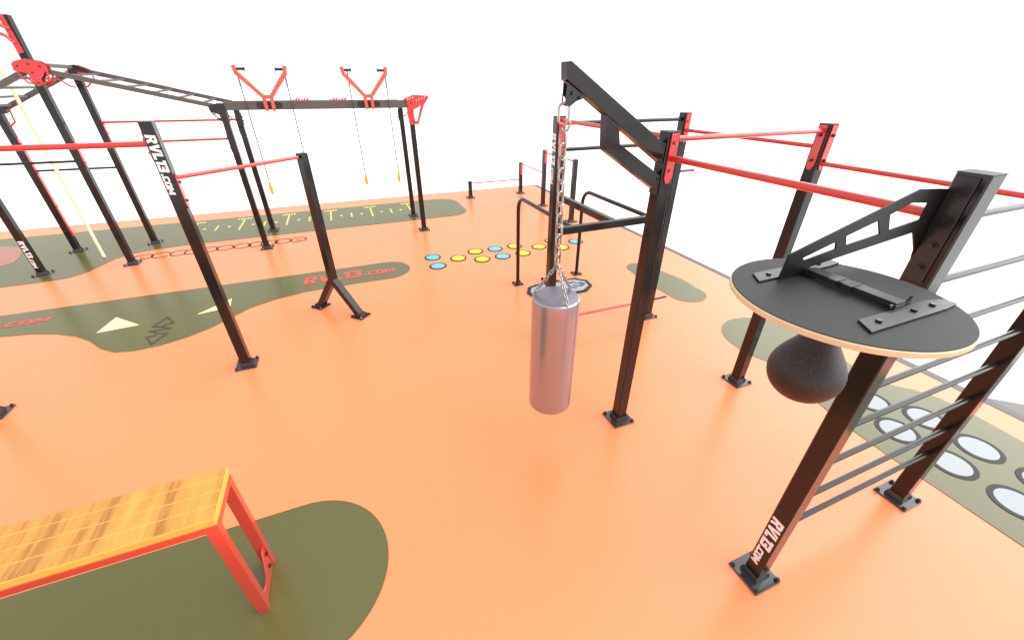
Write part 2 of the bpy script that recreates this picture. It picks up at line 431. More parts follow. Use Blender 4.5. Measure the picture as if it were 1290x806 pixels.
g = 'white stepping circles on the green path'
wh = [(2.64, -0.80, 'white circle mostly hidden behind the ladder post under the board'),
 (2.87, -1.16, 'white circle seen between wall bars, on the outer side of the path'),
 (2.42, -1.16, 'white circle seen between wall bars, on the inner side of the path'),
 (2.865, -1.575, 'fully visible white circle just right of the outer ladder post'),
 (2.42, -1.58, 'white circle cut in half by the outer ladder post'),
 (2.42, -2.005, 'large white circle cut by the right picture edge, nearer one'),
 (2.88, -2.005, 'white circle sliver at the right picture edge, on the outer side')]
for x, y, lab in wh: spot('stepping_circle', x, y, 0.178, 'whitep', lab, 'floor circle', g, 0.040)

# chain of thin dark rings
g = 'thin ring outlines in a row on the floor'
rx = [-6.07, -5.77, -5.47, -5.23, -4.96, -4.68, -4.37, -4.10, -3.87, -3.60, -3.30]
where = ['leftmost thin ring by the foot of the second frame post', 'second thin ring from the left, open on its right side', 'third thin ring from the left, overlapping the fourth', 'fourth thin ring, just left of the tall lettered post',
 'fifth thin ring, half behind the tall lettered post', 'thin ring just right of the tall lettered post', 'seventh thin ring, next to the last before the gap', 'thin ring by the left side of the lowered frame post foot',
 'thin ring behind the middle frame post foot', 'thin ring second from the right end of the row', 'rightmost thin ring with a small curl inside']
for i, x in enumerate(rx):
    T = Matrix.Translation((x, 7.15, Z1))
    r0 = 0.165
    a0, a1 = (0, 360) if i not in (1, 2) else (35, 325)
    n = 40
    outer = arc(0, 0, r0, a0, a1, n); inner = arc(0, 0, r0 - 0.026, a0, a1, n)
    if a1 - a0 == 360: bm = curve_mesh([outer[:-1], inner[:-1]], 0.002, T)
    else: bm = curve_mesh([outer + inner[::-1]], 0.002, T)
    if i in (0, 10):
        o2 = arc(0.03, -0.02, 0.07, 60, 300, 16); i2 = arc(0.03, -0.02, 0.056, 60, 300, 16)
        merge(bm, curve_mesh([o2 + i2[::-1]], 0.002, T))
    tag(link('floor_ring', bm, 'ring'), where[i] , 'floor ring', g)

# distance scale: one tall mark per metre with short ones between
g = 'yellow distance marks on the far green path'
tl = ['yellow T mark nearest the tall lettered post', 'yellow T mark between the lettered post and the middle frame post', 'yellow T mark just right of the middle frame posts', 'yellow T mark just right of the forked post',
      'second yellow T mark from the right end of the scale', 'rightmost yellow T mark beside the far end posts']
for i in range(6):
    x = -5.62 + i * 0.998
    b = curve_mesh([[(x - 0.022, 8.36), (x + 0.022, 8.36), (x + 0.022, 9.25), (x - 0.022, 9.25)]], 0.002, Matrix.Translation((0, 0, Z2)))
    for k in range(5):
        xx = x - 0.14 + 0.066 * k; w = 0.022
        merge(b, curve_mesh([[(xx - w, 9.262), (xx + w, 9.262), (xx + w + 0.01, 9.40 + 0.02 * (k % 2)), (xx - w + 0.006, 9.40 + 0.02 * (k % 2))]], 0.002, Matrix.Translation((0, 0, Z2))))
    tag(link('distance_mark', b, 'paleyellow'), tl[i], 'floor mark', g)
sides = ['lettered post', 'middle frame post', 'forked post', 'fourth T mark', 'fifth T mark']
for i in range(5):
    for k, (dx, y0, y1) in enumerate(((0.25, 8.66, 8.80), (0.5, 8.50, 8.93), (0.75, 8.66, 8.80))):
        x = -5.62 + (i + dx) * 0.998; w = 0.022 if k == 1 else 0.028
        b = curve_mesh([[(x - w, y0), (x + w, y0), (x + w, y1), (x - w, y1)]], 0.002, Matrix.Translation((0, 0, Z2)))
        kind = ('short yellow dash first after the ', 'longer yellow dash midway after the ', 'short yellow dash last after the ')[k]
        nth = ['leftmost T mark', 'second T mark', 'third T mark', 'fourth T mark', 'fifth T mark'][i]
        tag(link('distance_dash', b, 'paleyellow'), kind + nth, 'floor mark', g)

tag(sheet('floor_triangle', [[(-5.63, 3.975), (-5.56, 4.41), (-5.17, 4.02)]], Z2, 'paletri'), 'pale yellow triangle left of the dark zigzag emblem', 'floor triangle', 'pale triangles on the green path')
tag(sheet('floor_triangle', [[(-4.50, 4.06), (-4.12, 4.46), (-4.085, 4.15)]], Z2, 'paletri'), 'pale yellow triangle half behind the tall lettered post', 'floor triangle', 'pale triangles on the green path')
def stroke(pts, w, z):
    bm = bmesh.new()
    for a, b in zip(pts, pts[1:]):
        a = Vector((*a, 0)); b = Vector((*b, 0)); t = (b - a).normalized(); n = Vector((-t.y, t.x, 0)) * w / 2; t = t * w * .4
        m = Matrix.Translation((0, 0, z + random.random() * 0.0007))
        merge(bm, curve_mesh([[(p.x, p.y) for p in (a - t - n, b + t - n, b + t + n, a - t + n)]], 0.0015, m))
    return bm
bm = stroke([(-4.86, 3.84), (-4.98, 3.895), (-4.87, 4.14), (-4.745, 3.915), (-4.83, 3.90), (-4.86, 3.84), (-4.74, 3.755)], 0.026, Z2)
merge(bm, stroke([(-4.86, 3.67), (-4.745, 3.61), (-4.84, 3.37), (-4.96, 3.59), (-4.88, 3.61), (-4.86, 3.67), (-4.97, 3.76), (-4.74, 3.755)], 0.026, Z2))
tag(link('floor_emblem', bm, 'faint'), 'dark outlined zigzag emblem on the green path between two triangles', 'emblem')
o = wordmark('floor_lettering', basis((-3.10, 4.58, Z2), (1, 0, 0), (0, 1, 0)), 1.53, 0.30, 'redp', split=0.63)
tag(o, 'red slanted lettering at the rounded end of the green path', 'lettering')
o = wordmark('floor_lettering', basis((-7.98, 4.64, Z2), (1, 0, 0), (0, 1, 0)), 1.57, 0.21, 'redp', split=0.63)
tag(o, 'red slanted lettering cut off by the left picture edge', 'lettering')

# ------------------------------------------------------------------ square rig on the right
rig = thing('pull_up_rig', 'square charcoal pull-up rig with red bars, dip bars and wall bars', 'exercise rig', (0, 0, 0))
H = 2.63
pA = post(rig, 0, -1.6, H)
pA2 = post(rig, 1.6, -1.6, H)
pB = post(rig, 0, 0, H)
pC = post(rig, 1.6, 0, H)
pP = post(rig, 0, 1.6, H)
pQ = post(rig, 1.6, 1.6, H)
for p, x, y in ((pA, 0, -1.6), (pA2, 1.6, -1.6), (pB, 0, 0), (pC, 1.6, 0), (pP, 0, 1.6), (pQ, 1.6, 1.6)):
    bm = bmesh.new(); box(bm, (x, y, H + 0.0025), (0.101, 0.101, 0.005), bevel=0.002); link('cap', bm, 'captop', p)
red_bracket(pB, 0, 0, 2.625, 2.30, '-y', bz=(2.565, 2.385))
red_bracket(pB, 0, 0, 2.625, 2.30, '+x')
red_bracket(pB, 0, 0, 2.625, 2.30, '+y')
red_bracket(pC, 1.6, 0, 2.625, 2.285, '-x', bolts='bolt')
red_bracket(pC, 1.6, 0, 2.625, 2.285, '-y', bolts='bolt')
red_bracket(pC, 1.6, 0, 2.50, 2.30, '+y')
red_bracket(pP, 0, 1.6, 2.625, 2.28, '-y')
red_bracket(pQ, 1.6, 1.6, 2.625, 2.33, '-y')
red_bracket(pA, 0, -1.6, 2.53, 2.28, '+y')
red_bracket(pA2, 1.6, -1.6, 2.45, 2.2, '+y')
RB = 0.0185
def red_bar(a, b, r=RB):
    return round_bar(rig, 'pull_up_bar', a, b, r, 'red')
red_bar((0, -0.045, 2.467), (0, -1.555, 2.467), 0.020)
red_bar((0.045, 0, 2.582), (1.555, 0, 2.582))
red_bar((1.6, 1.555, 2.458), (1.6, 0.045, 2.458))
red_bar((0, 1.555, 2.597), (0, 0.045, 2.597))
red_bar((1.6, -0.045, 2.337), (1.6, -1.555, 2.337))
round_bar(rig, 'cross_bar', (0.045, 1.6, 2.568), (1.555, 1.6, 2.568), 0.019, 'post')
round_bar(rig, 'cross_bar', (0.045, 1.6, 2.320), (1.555, 1.6, 2.320), 0.019, 'post')
bm = bmesh.new(); bar(bm, (0.83, 1.645, 1.452), (0.83, 3.16, 1.452), 0.07, 0.085); link('crossbeam', bm, 'post', rig)
post(rig, 0.83, 3.21, 1.495, w=0.09, name='support_post')
bm = bmesh.new(); bar(bm, (0.05, 1.6, 1.448), (1.55, 1.6, 1.455), 0.07, 0.085); link('crossbeam', bm, 'post', rig)
round_bar(rig, 'foot_bar', (0.05, 1.6, 0.265), (1.55, 1.6, 0.252), 0.0175, 'red')
round_bar(rig, 'peg', (1.65, 1.6, 0.252), (1.90, 1.6, 0.254), 0.0165, 'black')
round_bar(rig, 'peg', (1.65, 1.6, 2.0), (1.90, 1.6, 2.0), 0.0165, 'steel')
for z in (2.47, 2.188, 1.897, 1.615, 1.348, 1.062, 0.775, 0.522):
    round_bar(rig, 'rung', (0.045, -1.6, z), (1.555, -1.6, z), 0.0165, 'rung')
def dip(x):
    pts = [(x, 3.29, 0.02), (x, 3.29, 1.23)]
    for a in (15, 30, 45, 60, 75, 90): pts.append((x, 3.29 - 0.2 * (1 - math.cos(math.radians(a))), 1.25 + 0.2 * math.sin(math.radians(a))))
    pts += [(x, 1.64, 1.452)]
    bm = bmesh.new(); tube(bm, pts, 0.029, 16)
    d = link('dip_bar', bm, 'post', rig, smooth=True)
    b = bmesh.new(); box(b, (x, 3.29, 0.008), (0.155, 0.155, 0.012), bevel=0.003)
    tube(b, [(x, 3.29, 0.012), (x, 3.29, 0.06)], [0.04, 0.027], 14)
    for i in (-1, 1):
        for j in (-1, 1):
            tube(b, [(x + i * 0.06, 3.29 + j * 0.06, 0.012), (x + i * 0.06, 3.29 + j * 0.06, 0.032)], 0.013, 8)
    link('foot_plate', b, 'black', d)
dip(0.27); dip(1.40)
# lettering on the two lettered posts
wordmark('lettering', basis((-0.0512, -1.563, 0.622), (0, 0, -1), (0, -1, 0)), 0.465, 0.074, 'white_letter', pA)
wordmark('lettering', basis((-0.0512, 1.638, 2.482), (0, 0, -1), (0, -1, 0)), 0.50, 0.076, 'white_letter', pP)

# ------------------------------------------------------------------ bag hanger arm, chain, heavy bag
arm = thing('bag_hanger', 'charcoal steel cantilever arm bolted to the post above the heavy bag', 'hanger arm', (0, 0, 2.5))
top = [(-0.84, 3.01), (-0.815, 3.013), (-0.055, 2.552), (-0.055, 2.435), (-0.834, 2.928)]
low = [(-0.545, 2.737), (-0.527, 2.542), (-0.055, 2.248), (-0.055, 2.352), (-0.424, 2.572), (-0.448, 2.676)]
link('upper_beam', curve_mesh([top], 0.07, planeXZ(0), 0.002), 'post', arm)
link('lower_brace', curve_mesh([low], 0.066, planeXZ(0), 0.002), 'post', arm)
bm = curve_mesh([[(-0.825, 2.915), (-0.70, 2.838), (-0.765, 2.815), (-0.80, 2.79), (-0.832, 2.80)], [(-0.80, 2.818), (-0.826, 2.815), (-0.823, 2.85)]], 0.008, planeXZ(0.022))
merge(bm, curve_mesh([[(-0.825, 2.915), (-0.70, 2.838), (-0.765, 2.815), (-0.80, 2.79), (-0.832, 2.80)]], 0.008, planeXZ(-0.022)))
box(bm, (-0.77, 0, 2.846), (0.06, 0.05, 0.006), mtx=Matrix.Rotation(math.radians(32), 4, 'Y'))
for x, z in ((-0.79, 2.86), (-0.74, 2.835)): tube(bm, [(x, -0.04, z), (x, 0.04, z)], 0.010, 8)
link('swivel_bracket', bm, 'black', arm)
bm = bmesh.new()
for z in (2.50, 2.29):
    bm = bmesh.new(); box(bm, (-0.060, 0, z), (0.012, 0.078, 0.13), bevel=0.003)
    bolt(bm, (-0.066, -0.03, z + 0.045), (-1, 0, 0), 0.010, 0.012); bolt(bm, (-0.066, 0.03, z + 0.045), (-1, 0, 0), 0.010, 0.012)
    link('mounting_plate', bm, 'black', arm)

def link_bm(bm, p, d, side, L=0.062, W=0.030, r=0.0052, seg=8):
    """one oval chain link centred at p, long axis d, flat plane holding side"""
    d = Vector(d).normalized(); side = Vector(side); side = (side - side.dot(d) * d).normalized()
    pts = []
    hw = W / 2; hl = L / 2 - hw
    for k in range(20):
        a = 2 * PI * k / 20
        pts.append(Vector(p) + side * hw * math.cos(a) + d * (hw * math.sin(a) + (hl if math.sin(a) >= 0 else -hl)))
    rings = []
    nrm = d.cross(side)
    for i, q in enumerate(pts):
        t = (pts[(i + 1) % 20] - pts[i - 1]).normalized(); b = nrm; n = b.cross(t)
        rings.append([bm.verts.new(q + r * (math.cos(2 * PI * k / seg) * n + math.sin(2 * PI * k / seg) * b)) for k in range(seg)])
    for i in range(20):
        A = rings[i]; B = rings[(i + 1) % 20]
        for k in range(seg): bm.faces.new((A[k], A[(k + 1) % seg], B[(k + 1) % seg], B[k]))

def chain_bm(a, b, L, W, r):
    a = Vector(a); b = Vector(b); n = max(2, round((b - a).length / (L - 2.6 * r))); d = (b - a)
    s1 = d.orthogonal().normalized(); s2 = d.normalized().cross(s1)
    q = Matrix.Rotation(math.radians(25), 3, d.normalized()); s1 = q @ s1; s2 = q @ s2
    bm = bmesh.new()
    for i in range(n):
        link_bm(bm, a + d * ((i + 0.5) / n), d, s1 if i % 2 else s2, d.length / n + 2.6 * r, W, r)
    return bm

bag = thing('heavy_bag', 'silver lilac cylindrical punching bag hanging on a chain', 'punching bag', (-0.80, 0, 0.55))
bx, by = -0.80, 0.0
ZB, ZT, RBAG = 0.495, 1.535, 0.182
prof = [(0.02, ZB + 0.0), (RBAG - 0.018, ZB + 0.001), (RBAG - 0.006, ZB + 0.005), (RBAG - 0.001, ZB + 0.014), (RBAG, ZB + 0.06)]
prof += [(RBAG + 0.0004 * math.sin(k * 1.7), ZB + 0.06 + (ZT - ZB - 0.09) * k / 14) for k in range(1, 14)]
prof += [(RBAG, ZT - 0.03), (RBAG - 0.002, ZT - 0.012), (RBAG - 0.012, ZT - 0.002)]
bm = bmesh.new(); lathe(bm, (bx, by, 0), prof, 64); link('bag_body', bm, 'bagskin', bag, smooth=True)
bm = bmesh.new(); lathe(bm, (bx, by, 0), [(RBAG - 0.013, ZT - 0.004), (RBAG - 0.014, ZT + 0.001), (RBAG - 0.02, ZT + 0.003), (0.03, ZT + 0.012)], 64); link('bag_top', bm, 'bagtop', bag, smooth=True)
apex = (-0.805, 0.0, 1.785)
link('chain', chain_bm((-0.822, 0, 2.65), apex, 0.094, 0.050, 0.0078), 'chain', bag, smooth=True)
for a in (150, -88, 22):
    e = (bx + (RBAG - 0.008) * math.cos(math.radians(a)), by + (RBAG - 0.008) * math.sin(math.radians(a)), ZT + 0.004)
    link('chain_strap', chain_bm(apex, e, 0.040, 0.022, 0.0042), 'chain', bag, smooth=True)
bm = bmesh.new(); link_bm(bm, (-0.825, 0, 2.752), (0, 0, 1), (1, -0.9, 0), 0.115, 0.064, 0.0080); link('swivel_ring', bm, 'ringred', bag, smooth=True)
bm = bmesh.new(); tube(bm, [(-0.805, -0.02, 2.735), (-0.79, -0.024, 2.70), (-0.80, -0.012, 2.665), (-0.822, 0, 2.65), (-0.83, 0.01, 2.675)], 0.008, 10); link('snap_hook', bm, 'ringred', bag, smooth=True)

# floor sign between the dip bars
sign = thing('floor_sign', 'white floor panel with dark border and blue figures behind the heavy bag', 'floor sign', (0.85, 2.85, 0))
o6 = [(0.27, 2.90), (0.36, 3.07), (0.52, 3.12), (1.26, 3.12), (1.42, 2.95), (1.39, 2.74), (1.20, 2.60), (0.46, 2.60), (0.30, 2.74)]
i6 = [(0.85 + (x - 0.85) * 0.90, 2.86 + (y - 2.86) * 0.82) for x, y in o6]
link('border', curve_mesh([o6, i6], 0.02, Matrix.Translation((0, 0, 0.010))), 'ring', sign)
link('panel', curve_mesh([i6], 0.016, Matrix.Translation((0, 0, 0.009))), 'whitep', sign)
M['pict'] = mat('blue_grey_print', (0.035, 0.07, 0.12), 0.5)
bm = bmesh.new()
for (a, b, w) in (((1.05, 2.94), (1.16, 2.98), .04), ((1.10, 2.84), (1.22, 2.80), .04), ((1.22, 2.80), (1.30, 2.86), .05), ((1.02, 2.80), (1.10, 2.76), .03), ((1.16, 2.92), (1.22, 2.9), .03), ((0.60, 2.92), (0.80, 2.80), .04), ((0.80, 2.80), (0.92, 2.92), .04), ((0.5, 2.78), (0.62, 2.78), .03)):
    merge(bm, stroke([a, b], w, 0.0185))
merge(bm, curve_mesh([arc(1.26, 2.885, 0.045, 0, 340, 12)], 0.0015, Matrix.Translation((0, 0, 0.0185))))
merge(bm, curve_mesh([arc(1.10, 2.975, 0.025, 0, 340, 12)], 0.0015, Matrix.Translation((0, 0, 0.0185))))
link('pictogram', bm, 'pict', sign)

# ------------------------------------------------------------------ speed bag board and ball
board = thing('speed_bag_board', 'round charcoal board with pale plywood rim on a bracket from the post', 'speed bag board', (-0.735, -1.705, 2.31))
cx, cy, RD, ZD = -0.735, -1.705, 0.311, 2.335
bm = bmesh.new(); lathe(bm, (cx, cy, 0), [(RD - 0.004, ZD - 0.002), (RD - 0.006, ZD), (0.01, ZD)], 96); link('board_top', bm, 'disc', board)
bm = bmesh.new(); lathe(bm, (cx, cy, 0), [(0.01, ZD - 0.022), (RD - 0.003, ZD - 0.022), (RD, ZD - 0.019), (RD, ZD - 0.005), (RD - 0.003, ZD - 0.0025)], 96); link('board_rim', bm, 'ply', board)
YA = -1.556
outl = [(-0.05, 2.572), (-0.13, 2.579), (-0.238, 2.586), (-0.812, 2.426), (-0.822, 2.338), (-0.690, 2.338), (-0.683, 2.364), (-0.143, 2.42), (-0.07, 2.34), (-0.05, 2.30)]
holes = [[(-0.254, 2.540), (-0.144, 2.530), (-0.142, 2.469), (-0.314, 2.448), (-0.353, 2.508)], [(-0.405, 2.494), (-0.36, 2.440), (-0.532, 2.420), (-0.552, 2.456)], [(-0.595, 2.442), (-0.581, 2.414), (-0.73, 2.393), (-0.739, 2.404)]]
link('bracket_arm', curve_mesh([outl] + holes, 0.006, planeXZ(YA)), 'matte', board)
bm = bmesh.new()
box(bm, (-0.056, -1.593, 2.42), (0.008, 0.067, 0.40), bevel=0.002)
for z in (2.56, 2.468, 2.37, 2.28):
    tube(bm, [(-0.058, -1.598, z), (-0.064, -1.598, z)], 0.017, 16); bolt(bm, (-0.062, -1.598, z), (-1, 0, 0), 0.010, 0.014, 6)
link('mounting_flange', bm, 'black', board)
for y in (-1.518, -1.858):
    poly = [(-0.895, y - 0.027), (-0.55, y - 0.027), (-0.487, y - 0.02), (-0.487, y + 0.01), (-0.55, y + 0.027), (-0.86, y + 0.027)]
    bm = curve_mesh([poly], 0.005, Matrix.Translation((0, 0, ZD + 0.004)), 0.0006)
    s = link('strap_plate', bm, 'bplate', board)
    b = bmesh.new()
    for x in (-0.82, -0.57, -0.66):
        tube(b, [(x, y, ZD + 0.006), (x, y, ZD + 0.013)], 0.008, 10)
    merge_o(s, b, 'bolt')
# folded spine with notches between the two strap plates
def spine(x0, x1, z): return [(x0, z), (x1, z)]
bm = bmesh.new()
box(bm, (-0.680, -1.688, ZD + 0.017), (0.048, 0.284, 0.018), bevel=0.002)
for y in (-1.56, -1.82): box(bm, (-0.680, y, ZD + 0.010), (0.045, 0.024, 0.014), bevel=0.001)
for y in (-1.655, -1.70): box(bm, (-0.690, y, ZD + 0.0215), (0.056, 0.026, 0.016), bevel=0.002)
link('spine', bm, 'bplate', board)
bm = curve_mesh([[(-0.72, ZD + 0.006), (-0.62, ZD + 0.006), (-0.625, ZD + 0.034), (-0.632, ZD + 0.034), (-0.645, ZD + 0.016), (-0.70, ZD + 0.022), (-0.72, ZD + 0.02)]], 0.005, planeXZ(-1.826))
link('fin', bm, 'post', board)

ball = thing('speed_bag', 'black speckled teardrop speed bag hanging under the round board', 'speed bag', (cx, cy, 2.31))
prof = []
RS, ZC = 0.1155, 2.038
for k in range(1, 17):
    a = -90 + k * 6.6
    prof.append((RS * math.cos(math.radians(a)), ZC + RS * 0.96 * math.sin(math.radians(a))))
prof += [(0.106, 2.083), (0.095, 2.106), (0.081, 2.129), (0.066, 2.152), (0.053, 2.177), (0.043, 2.206), (0.036, 2.245), (0.031, 2.306)]
bm = bmesh.new(); lathe(bm, (cx, cy, 0), prof, 64); link('ball_body', bm, 'speck', ball, smooth=True)
bm = bmesh.new(); tube(bm, [(cx, cy, 2.295), (cx, cy, 2.3125)], 0.045, 24); link('swivel', bm, 'black', ball)

# ------------------------------------------------------------------ lone pull-up frame with forked post
fr = thing('low_pull_up_frame', 'charcoal pull-up frame with tall lettered post and forked post', 'pull-up frame', (-3.62, 2.42, 0))
pD = post(fr, -3.62, 2.42, H)
pLft = post(fr, -5.88, 2.41, H)
wordmark('lettering', basis((-3.658, 2.3688, 2.527), (0, 0, -1), (1, 0, 0)), 0.515, 0.076, 'white_letter', pD)
red_bracket(pD, -3.62, 2.42, 2.19, 1.87, '+x', bolts='bolt')
red_bracket(pD, -3.62, 2.42, 2.56, 2.30, '-x', bolts='red')
red_bracket(pLft, -5.88, 2.41, 2.56, 2.30, '+x')
round_bar(fr, 'pull_up_bar', (-3.665, 2.42, 2.447), (-5.835, 2.41, 2.47), 0.023, 'red')
round_bar(fr, 'pull_up_bar', (-3.585, 2.45, 2.150), (-2.585, 3.365, 2.150), 0.019, 'red')
# forked post: square tube turned 45 degrees, splitting into two splayed legs
ex, ey = -2.54, 3.41
pE = post(fr, ex, ey, 2.19, rz=PI / 4, z0=0.47, plate=False, name='forked_post')
for fx, fy, az in ((-2.81, 3.68, 0), (-2.27, 3.14, 0)):
    bm = bmesh.new()
    d = Vector((fx - ex, fy - ey, 0)).normalized()
    a = Vector((ex, ey, 0.535)) - d * 0.01; b = Vector((fx, fy, 0.012))
    side = Vector((d.y, -d.x, 0)); z = (b - a).normalized(); y = z.cross(side)
    m4 = Matrix((side, y, z)).transposed().to_4x4()
    box(bm, (a + b) / 2, (0.098, 0.085, (b - a).length), mtx=m4, bevel=0.004)
    lg = link('leg', bm, 'post', pE)
# feet plates belong to the legs' post: one each
for fx, fy in ((-2.81, 3.68), (-2.27, 3.14)):
    b = base_plate(pE, fx, fy, rz=PI / 4, s=0.10, m='black')
    bb = bmesh.new()
    bb_pts = [(fx, fy - 0.125), (fx + 0.115, fy)]
    for q in bb_pts: tube(bb, [(q[0], q[1], 0.03), (q[0], q[1], 0.042)], 0.012, 10)
    merge_o(b, bb, 'zinc')

# ------------------------------------------------------------------ stepped low bars at the far corner
lo = thing('stepped_bar_frame', 'row of short charcoal posts of rising height linked by thin red bars', 'low bars', (2.0, 8.5, 0))
P4 = [(1.26, 9.33, 0.48), (2.875, 9.33, 0.90), (2.865, 7.71, 1.45), (2.865, 6.11, 1.437)]
ps = []
for x, y, h in P4:
    ps.append(post(lo, x, y, h))
red_bracket(ps[1], 2.875, 9.33, 0.885, 0.55, '-y'); red_bracket(ps[2], 2.865, 7.71, 1.455, 1.12, '-y')
red_bracket(ps[1], 2.875, 9.33, 0.62, 0.35, '-x'); 
for a, b in (((1.31, 9.33, 0.415), (2.825, 9.33, 0.415)), ((2.87, 9.28, 0.87), (2.865, 7.76, 0.87)), ((2.865, 7.66, 1.385), (2.865, 6.16, 1.385))):
    round_bar(lo, 'low_bar', a, b, 0.0165, 'red')

# ------------------------------------------------------------------ big frame at the back left
bf = thing('monkey_bar_frame', 'large charcoal frame with arched monkey bars and a long level beam', 'climbing frame', (-4, 7.4, 0))
X1, X2, X3, X4 = -7.40, -6.115, -3.865, -0.625
Y1, Y2 = 6.80, 8.04
pF = post(bf, X1 - 0.01, Y1, 2.6); pG = post(bf, X1, Y2, 2.6)
pH = post(bf, X2, Y1, 3.75); pI = post(bf, X2, Y2, 3.18)
pJ = post(bf, X3, Y1, 2.63); pK = post(bf, X3, Y2, 2.63)
pL = post(bf, X4, Y1, 2.62); pM = post(bf, X4 - 0.03, Y2, 2.60)
wordmark('lettering', basis((X1 - 0.043, Y1 - 0.0512, 0.63), (0, 0, -1), (1, 0, 0)), 0.49, 0.074, 'white_letter', pF)
def gbar(name, a, b, w, h, m='steel'):
    bm = bmesh.new(); bar(bm, a, b, w, h); return link(name, bm, m, bf)
for y, dz in ((Y1, 0), (Y2, 0.035)):
    gbar('ladder_rail', (X2 + 0.06, y, 3.097 + dz), (X3 - 0.03, y, 2.57 + dz), 0.042, 0.068)
    gbar('ladder_rail', (X2 - 0.06, y, 3.09), (X1 + 0.03, y, 2.51), 0.042, 0.075)
for k in range(6):
    x = -5.78 + 0.325 * k; z = 3.097 + (x - X2 - 0.06) * (2.57 - 3.097) / (X3 - X2 - 0.09)
    gbar('ladder_rung', (x, Y1 + 0.022, z), (x, Y2 - 0.022, z + 0.035), 0.055, 0.025)
for k in range(4):
    x = -6.38 - 0.26 * k; z = 3.09 + (x - X2 + 0.06) * (3.09 - 2.51) / (X2 - X1 - 0.09)
    round_bar(bf, 'ladder_rung', (x, Y1 + 0.026, z), (x, Y2 - 0.026, z), 0.018, 'steel')
gbar('tie_beam', (X2, Y1 + 0.05, 3.165), (X2, Y2 - 0.05, 3.165), 0.05, 0.05)
gbar('long_beam', (X3 + 0.05, Y1, 2.587), (X4 - 0.05, Y1, 2.577), 0.09, 0.135)
gbar('long_beam', (X3 + 0.05, Y2, 2.577), (X4 - 0.05, Y2, 2.567), 0.09, 0.11)
gbar('tie_beam', (X3, Y1 + 0.05, 2.58), (X3, Y2 - 0.05, 2.58), 0.05, 0.06)
gbar('tie_beam', (X4, Y1 + 0.05, 2.58), (X4, Y2 - 0.05, 2.58), 0.05, 0.06)
# thin bars
round_bar(bf, 'pull_up_bar', (X2 + 0.05, Y2, 2.308), (X3 - 0.05, Y2, 2.30), 0.0185, 'red')
round_bar(bf, 'pull_up_bar', (X2 + 0.05, Y1, 2.065), (X3 - 0.05, Y1, 2.07), 0.0185, 'red')
round_bar(bf, 'cross_bar', (X1 + 0.05, Y1, 1.825), (X2 - 0.05, Y1, 1.818), 0.0185, 'black')
round_bar(bf, 'cross_bar', (X1 + 0.05, Y2, 1.54), (X2 - 0.05, Y2, 1.53), 0.0185, 'black')
# red and black corner brackets
def gusset(p, y, polys, m, bolts=(), bm_m='bolt', t=0.010):
    o = link('corner_bracket', curve_mesh(polys, t, planeXZ(y)), m, p)
    if bolts:
        b = bmesh.new()
        for x, z in bolts: bolt(b, (x, y - t / 2, z), (0, -1, 0), 0.011, 0.010, 8)
        merge_o(o, b, bm_m)
    return o
def loop(p, pts, m='red', r=0.011):
    bm = bmesh.new(); tube(bm, pts, r, 8); return link('bracket_loop', bm, m, p, smooth=True)
hb = [(-6.295, 3.165), (-6.26, 3.195), (-6.116, 3.235), (-5.993, 3.205), (-5.92, 3.15), (-5.925, 3.095), (-5.985, 3.05), (-6.05, 2.98), (-6.062, 2.90), (-6.127, 2.88), (-6.16, 2.955), (-6.168, 3.05), (-6.305, 3.08)]
hh = []
gusset(pH, Y1 - 0.058, [hb] + hh, 'red', [(-6.24, 3.14), (-6.11, 3.165), (-5.99, 3.14), (-6.11, 3.06), (-6.10, 2.93)])
gusset(pH, Y1 + 0.058, [hb] + hh, 'red')
for yy in (Y1 - 0.062, Y1 + 0.062):
    loop(pH, [(-5.935, yy, 3.12), (-5.935, yy, 3.06), (-5.965, yy, 2.95), (-6.02, yy, 2.925), (-6.09, yy, 2.90)], 'red', 0.014)
    loop(pH, [(-6.28, yy, 3.09), (-6.255, yy, 3.0), (-6.215, yy, 2.93), (-6.13, yy, 2.91)], 'red', 0.011)
ib = [(X2 - 0.06, 3.19), (X2 + 0.06, 3.20), (X2 + 0.20, 3.14), (X2 + 0.20, 3.09), (X2 + 0.06, 3.11), (X2 + 0.06, 3.00), (X2 - 0.06, 3.00)]
gusset(pI, Y2 - 0.058, [ib], 'black', [(X2, 3.13)])
gusset(pI, Y2 + 0.058, [ib], 'red')
for sx in (-1, 1):
    for yy in (Y2 - 0.075,):
        loop(pI, [(X2 + sx * 0.06, yy, 2.86), (X2 + sx * 0.12, yy, 2.88), (X2 + sx * 0.25, yy, 3.00), (X2 + sx * 0.25, yy, 3.05), (X2 + sx * 0.06, yy, 3.09)])
for p, y in ((pG, Y2), (pF, Y1)):
    gusset(p, y - 0.058, [[(X1 - 0.06, 2.60), (X1 + 0.06, 2.60), (X1 + 0.16, 2.585), (X1 + 0.14, 2.50), (X1 + 0.06, 2.47), (X1 - 0.06, 2.47)]], 'black', [(X1, 2.55)])
    gusset(p, y + 0.058, [[(X1 - 0.06, 2.60), (X1 + 0.06, 2.60), (X1 + 0.16, 2.585), (X1 + 0.14, 2.50), (X1 + 0.06, 2.47), (X1 - 0.06, 2.47)]], 'red')
    loop(p, [(X1 + 0.06, y - 0.06, 2.30), (X1 + 0.10, y - 0.06, 2.29), (X1 + 0.175, y - 0.06, 2.35), (X1 + 0.19, y - 0.06, 2.50), (X1 + 0.16, y - 0.06, 2.53)], 'red', 0.014)
lb = [(-0.755, 2.655), (-0.535, 2.735), (-0.262, 2.716), (-0.249, 2.686), (-0.361, 2.547), (-0.50, 2.215), (-0.655, 2.205), (-0.68, 2.225), (-0.69, 2.63)]
lh = [[(-0.575, 2.47), (-0.395, 2.555), (-0.50, 2.265), (-0.565, 2.27)]]
hx = [k * PI / 3 for k in range(6)]
